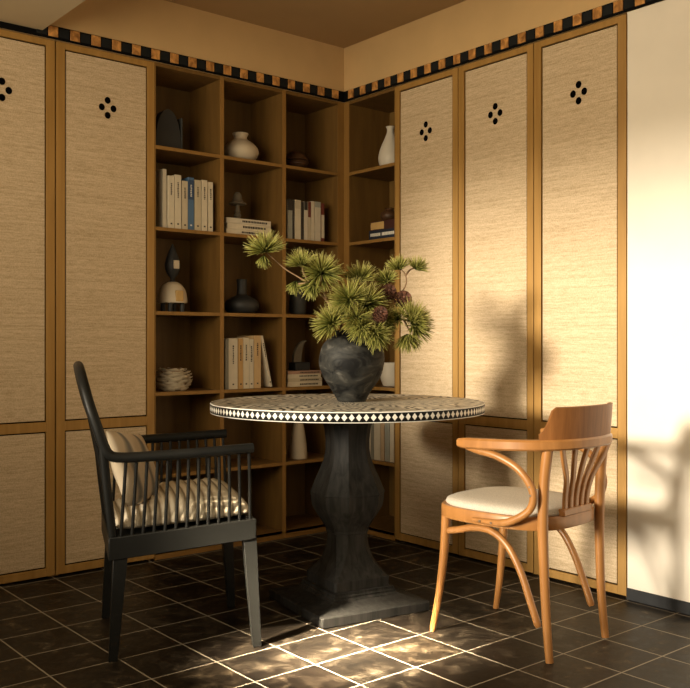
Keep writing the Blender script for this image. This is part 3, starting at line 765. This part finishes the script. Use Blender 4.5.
# continuous arm and back hoop
def armz(u): return .648 + (u-.2)*.035
hp = [(.214,-.245,.651),(.17,-.247,.649),(.05,-.250,.643),(-.12,-.250,.637),(-.205,-.248,.636),(-.240,-.246,.645),(-.258,-.243,.675),(-.278,-.238,.735),(-.298,-.222,.795),(-.315,-.180,.860),(-.325,-.100,.903),(-.328,0,.917)]
hp = hp + [(a,-b,c) for a,b,c in hp[-2::-1]]
path = smooth_path(hp, 6)
sec = [(.014*math.cos(2*PI*q/12)*1.0, .0165*math.sin(2*PI*q/12)) for q in range(12)]
m_ = MB(); m_.tube(path, [.0165]*len(path), 12)
m_.build('arm_and_back_hoop', M['chairblack'], ch, ang=70)
def hoop_pt(v):       # point on the back hoop above the arms at side offset v
    best = min((p for p in path if p.z > .66), key=lambda p: abs(p.y - v)); return best
for k in range(9):
    v = -.16 + .04*k; p = hoop_pt(v*1.12)
    vb = v*.92
    pts = smooth_path([(-.226, vb, rz_(-.226)+.066), (-.262, vb*1.05, .60), tuple(p)], 5)
    MB().tube(pts, .0065, 8).build('back_spindle', M['chairblack'], ch)
for s_ in (-1, 1):
    MB().tube(smooth_path([(-.228, s_*.226, rz_(-.228)+.062), (-.245, s_*.236, .52), (-.262, s_*.243, .690)],5), .014, 10).build('back_post', M['chairblack'], ch)
    n = 13
    for k in range(n):
        ub = -.205 + (.207+.205)*k/(n-1); ut = -.190 + (.200+.190)*k/(n-1)
        MB().tube([(ub, s_*.229, rz_(ub)+.064), ((ub+ut)/2+.002, s_*.236, .53), (ut, s_*.246, armz(ut)-.006)], .0054, 8).build('arm_spindle', M['chairblack'], ch)
# cushion: lies on the seat
def puffy(w, d, h, nx=44, ny=30, edge=.22, fn=None, pw=4.0):
    top = []; bot = []
    vs = []; fs = []
    for sgn in (1, -1):
        for i in range(nx+1):
            for j in range(ny+1):
                a = -1+2*i/nx; b = -1+2*j/ny
                e = max(0, (1-abs(a)**pw))**.5 * max(0, (1-abs(b)**pw))**.5
                x = a*w/2; y = b*d/2
                z_ = (h/2)*e*sgn
                if fn: x, y, z_ = fn(a, b, x, y, z_, sgn, e)
                vs.append((x, y, z_))
    k = (nx+1)*(ny+1)
    for i in range(nx):
        for j in range(ny):
            p = i*(ny+1)+j
            fs.append((p, p+ny+1, p+ny+2, p+1)); fs.append((k+p, k+p+1, k+p+ny+2, k+p+ny+1))
    return MB().add(vs, fs)
def weld(o):
    bm = bmesh.new(); bm.from_mesh(o.data); bmesh.ops.remove_doubles(bm, verts=bm.verts, dist=.0006); bmesh.ops.recalc_face_normals(bm, faces=bm.faces)
    for e in bm.edges: e.smooth = True
    for f in bm.faces: f.smooth = True
    bm.to_mesh(o.data); bm.free(); return o
cu = puffy(.425, .420, .150, fn=lambda a,b,x,y,z_,s_,e: (x, y, (z_*1.0 + .004*math.sin(a*w_freq)*e if s_ > 0 else z_*.42) + .014*a*0), pw=5) if False else None
def cushfn(a,b,x,y,z_,s_,e):
    tt_ = min(1, (a+1)/.95); z_ = z_*(.42 + .58*tt_*tt_*(3-2*tt_)) if s_ > 0 else z_*.30
    z_ += (.0030*math.sin(a*.2125*2*PI*34) if s_ > 0 else 0)*min(1, e*2)
    return x, y, z_
q = weld(puffy(.440, .430, .150, nx=90, ny=36, fn=cushfn, pw=5).build('seat_cushion', M['pleat']))
loc2 = CO + CU*(-.006)
q.location = (loc2.x, loc2.y, rz_(0)+.0685+.0225); q.rotation_euler = (0, -R(3.5), math.atan2(CU.y, CU.x))
tag(q, 'thick cream pleated seat cushion on the black spindle armchair', 'cushion')
# pillow leaning on the back
def pilfn(a,b,x,y,z_,s_,e):
    k = 1 - .07*(1-abs(b)**2)*abs(a)**3; k2 = 1 - .07*(1-abs(a)**2)*abs(b)**3
    return x*k, y*k2, z_ + .003*math.sin(a*5+b*7)*e
p_ = weld(puffy(.26, .30, .085, nx=36, ny=36, fn=pilfn, pw=2.6).build('throw_pillow', M['pillow']))
Cv = Vector((-CU.y, CU.x))
pl = CO + CU*(-.150) + Cv*(-.055)
p_.location = (pl.x, pl.y, .575)
# local x -> up the back, local z -> facing forward
up_ = (Vector((CU.x, CU.y, 0))*(-.36) + Vector((0,0,.95))).normalized(); up_ = (Vector((CU.x, CU.y, 0))*(-.33) + Vector((Cv.x,Cv.y,0))*.14 + Vector((0,0,.95))).normalized(); sd = (Vector((Cv.x, Cv.y, 0)) + Vector((CU.x,CU.y,0))*.42); sd = (sd - up_*sd.dot(up_)).normalized(); fw = up_.cross(sd)
rot = Matrix((up_, sd, fw)).transposed()
p_.rotation_euler = (rot.to_4x4() @ Matrix.Rotation(R(9), 4, 'Z')).to_euler()
tag(p_, 'cream pillow with grey stripes leaning on the back of the black armchair', 'pillow')

# ================================================================== BENTWOOD CHAIR
BO = Vector((-.647, -1.718)); BF = Vector((-.095, .995))
bw = thing('bentwood_armchair', 'honey brown bentwood armchair with oatmeal upholstered seat, right of the table', 'chair', (BO.x, BO.y, 0), math.atan2(BF.y, BF.x) - PI/2)
# local x = right (r), y = forward (f)
def seat_ring(s_, z_, n=72):
    out = []
    for q in range(n):
        a = 2*PI*q/n; c, s1 = math.cos(a), math.sin(a)
        e = .62
        x = math.copysign(abs(c)**e, c); y = math.copysign(abs(s1)**e, s1)
        wx = .216 if y > 0 else .216 - .012*(-y)
        out.append(Vector((x*wx*s_, (y*.235)*s_, z_)))
    return out
m_ = MB(); m_.loft([seat_ring(.95,.400), seat_ring(.99,.401), seat_ring(1.0,.405), seat_ring(1.0,.437), seat_ring(.985,.443), seat_ring(.94,.443)]); m_.build('seat_frame', M['beech'], bw, ang=50)
m_ = MB(); m_.loft([seat_ring(.93,.4435), seat_ring(.945,.450), seat_ring(.925,.460), seat_ring(.86,.467), seat_ring(.7,.472), seat_ring(.4,.474), seat_ring(.05,.4745)]); m_.build('seat_pad', M['pad'], bw, ang=60)
for s_ in (-1, 1):
    pts = smooth_path([(s_*.186,.222,0),(s_*.180,.200,.12),(s_*.174,.182,.26),(s_*.172,.172,.404)],6); n = len(pts)
    MB().tube(pts, [.0105+.0065*k/(n-1) for k in range(n)], 14).build('leg', M['beech'], bw)
    pts = smooth_path([(s_*.172,-.236,0),(s_*.170,-.222,.15),(s_*.172,-.214,.34),(s_*.174,-.213,.44),(s_*.174,-.218,.56),(s_*.172,-.230,.668)],6); n = len(pts)
    MB().tube(pts, [.0125+.0045*min(1,k/(n*.5)) for k in range(n)], 14).build('leg', M['beech'], bw)
    # lower brace from front leg, under the seat, down the rear leg
    pts = smooth_path([(s_*.172,.165,.352),(s_*.168,.125,.360),(s_*.165,.060,.376),(s_*.163,-.010,.374),(s_*.163,-.075,.334),(s_*.163,-.125,.258),(s_*.164,-.160,.175),(s_*.163,-.190,.098)],6)
    n = len(pts)
    MB().tube(pts, [.0105]+[.0120]*(n-2)+[.0085], 12).build('curved_brace', M['beech'], bw)
    # D shaped arm support
    pts = smooth_path([(s_*.238,.035,.652),(s_*.240,-.010,.647),(s_*.236,-.085,.634),(s_*.226,-.160,.597),(s_*.216,-.203,.535),(s_*.216,-.196,.480),(s_*.226,-.150,.442),(s_*.231,-.090,.422),(s_*.231,.015,.420)],7)
    n = len(pts)
    lp = MB().tube(pts, [.0065+.006*min(1,k/8, (n-1-k)/8) for k in range(n)], 12).build('arm_support', M['beech'], bw)
    for (f_, z_) in ((-.199,.548),(-.202,.522),(-.020,.420),(-.065,.420)):
        MB().tube([(s_*.216,f_,z_),(s_*.2300 if z_ > .5 else s_*.2440,f_,z_)], .0035, 10).build('screw', M['steel'], lp)
# arm bow
half = [(.246,.060),(.248,.02),(.246,-.05),(.234,-.135),(.205,-.205),(.150,-.255),(.080,-.282),(0,-.290)]
plan = [(-a,b) for a,b in half] + [(a,b) for a,b in half[-2::-1]]
bz = lambda f_: .667 + (.08-f_)*.030
path3 = smooth_path([(a,b,bz(b)) for a,b in plan], 6)
rs = lambda w_, h_, c_=.004: [(-w_/2+c_,-h_/2),(w_/2-c_,-h_/2),(w_/2,-h_/2+c_),(w_/2,h_/2-c_),(w_/2-c_,h_/2),(-w_/2+c_,h_/2),(-w_/2,h_/2-c_),(-w_/2,-h_/2+c_)]
n = len(path3)
m_ = MB(); m_.sweep(path3, rs(.034,.034,.006), scale=[min(1, .72+.28*k/5, .72+.28*(n-1-k)/5) for k in range(n)]); m_.build('arm_bow', M['beech'], bw, ang=38)
# crest board on top of the bow at the back
cp = [p for p in path3 if p.y < -.205]; n = len(cp)
rings = []
xm = max(abs(p.x) for p in cp)
for k, p in enumerate(cp):
    t = (cp[min(k+1,n-1)] - cp[max(k-1,0)]).normalized(); side = Vector((0,0,1)).cross(t).normalized()
    e = min(k, n-1-k)/(n-1)*2
    h = .020 + .082*min(1, max(0, (e-.02)/.17))**1.5 if e < .19 else .102
    h += .004*math.sin(min(1, max(0,(e-.28)/.72))*PI/2)*0
    z0_ = bz(p.y)+.0165
    back = -side*.010*(h/.1)
    rings.append([Vector((p.x,p.y,z0_))-side*.011, Vector((p.x,p.y,z0_))+side*.011, Vector((p.x,p.y,z0_+h-.002))+side*.008+back, Vector((p.x,p.y,z0_+h))+back, Vector((p.x,p.y,z0_+h-.002))-side*.008+back])
m_ = MB(); m_.loft(rings); m_.build('crest_board', M['crest'], bw, ang=40)
# back slats fanning upward
MB().box((-.085,-.236,.440),(.085,-.212,.464)).build('slat_shoe', M['beech'], bw, bevel=.004)
for k in range(5):
    s_ = k-2
    pts = smooth_path([(s_*.033,-.226,.450),(s_*.034,-.228,.500),(s_*.040,-.240,.560),(s_*.060,-.256,.620),(s_*.072,-.272 + .004*abs(s_),bz(-.27)-.012)],6)
    MB().sweep(pts, rs(.023,.010,.002), up=Vector((0,-1,0))).build('back_slat', M['beech'], bw, ang=50)

# ================================================================== LIGHT
sc = bpy.context.scene
sun = bpy.data.lights.new('low_sun', 'SUN'); sun.energy = 5.6; sun.angle = R(10); sun.color = (1.0, .89, .71)
so = bpy.data.objects.new('low_sun', sun); COL.objects.link(so)
d = Vector((1.0, -.03, -.185)); so.rotation_euler = d.to_track_quat('-Z', 'Y').to_euler(); so.location = (-6, -2, 2.5)
ar = bpy.data.lights.new('added_floor_beam', 'AREA'); ar.shape = 'RECTANGLE'; ar.size = .42; ar.size_y = .35; ar.spread = R(9); ar.energy = 38; ar.color = (1.0, .84, .60)  # added narrow lamp that brightens the sun patch on the floor
ao = bpy.data.objects.new('added_floor_beam', ar); COL.objects.link(ao)
ao.location = (-3.70, -1.62, 2.22); d = Vector((-1.17, -1.50, 0)) - ao.location; ao.rotation_euler = d.to_track_quat('-Z', 'Y').to_euler()
gl = bpy.data.lights.new('added_wall_fill', 'AREA'); gl.shape = 'RECTANGLE'; gl.size = 2.5; gl.size_y = 1.1; gl.energy = 35; gl.spread = R(115); gl.color = (1.0, .84, .58)  # added soft fill lamp that brightens the upper right wall
go = bpy.data.objects.new('added_wall_fill', gl); COL.objects.link(go); go.location = (-3.70, -1.9, 1.7)
go.rotation_euler = Vector((1, .12, .06)).to_track_quat('-Z', 'Y').to_euler()
w = bpy.data.worlds.new('world'); sc.world = w; w.use_nodes = True
bg = w.node_tree.nodes['Background']; bg.inputs[0].default_value = (1.0, .82, .56, 1); bg.inputs[1].default_value = .36

# ================================================================== CAMERA
cam = bpy.data.cameras.new('camera'); co = bpy.data.objects.new('camera', cam); COL.objects.link(co)
co.location = (CAM.x, CAM.y, 1.0)
co.rotation_euler = (PI/2, 0, -math.atan2(D1[1], D2[1]))
cam.sensor_fit = 'HORIZONTAL'; cam.sensor_width = 36; cam.lens = F/690*36; cam.shift_y = -3/690
cam.clip_start = .01
sc.camera = co
sc.view_settings.view_transform = 'Standard'
sc.view_settings.look = 'None'
sc.view_settings.exposure = 0
try: sc.cycles.max_bounces = 8; sc.cycles.sample_clamp_indirect = 6
except Exception: pass
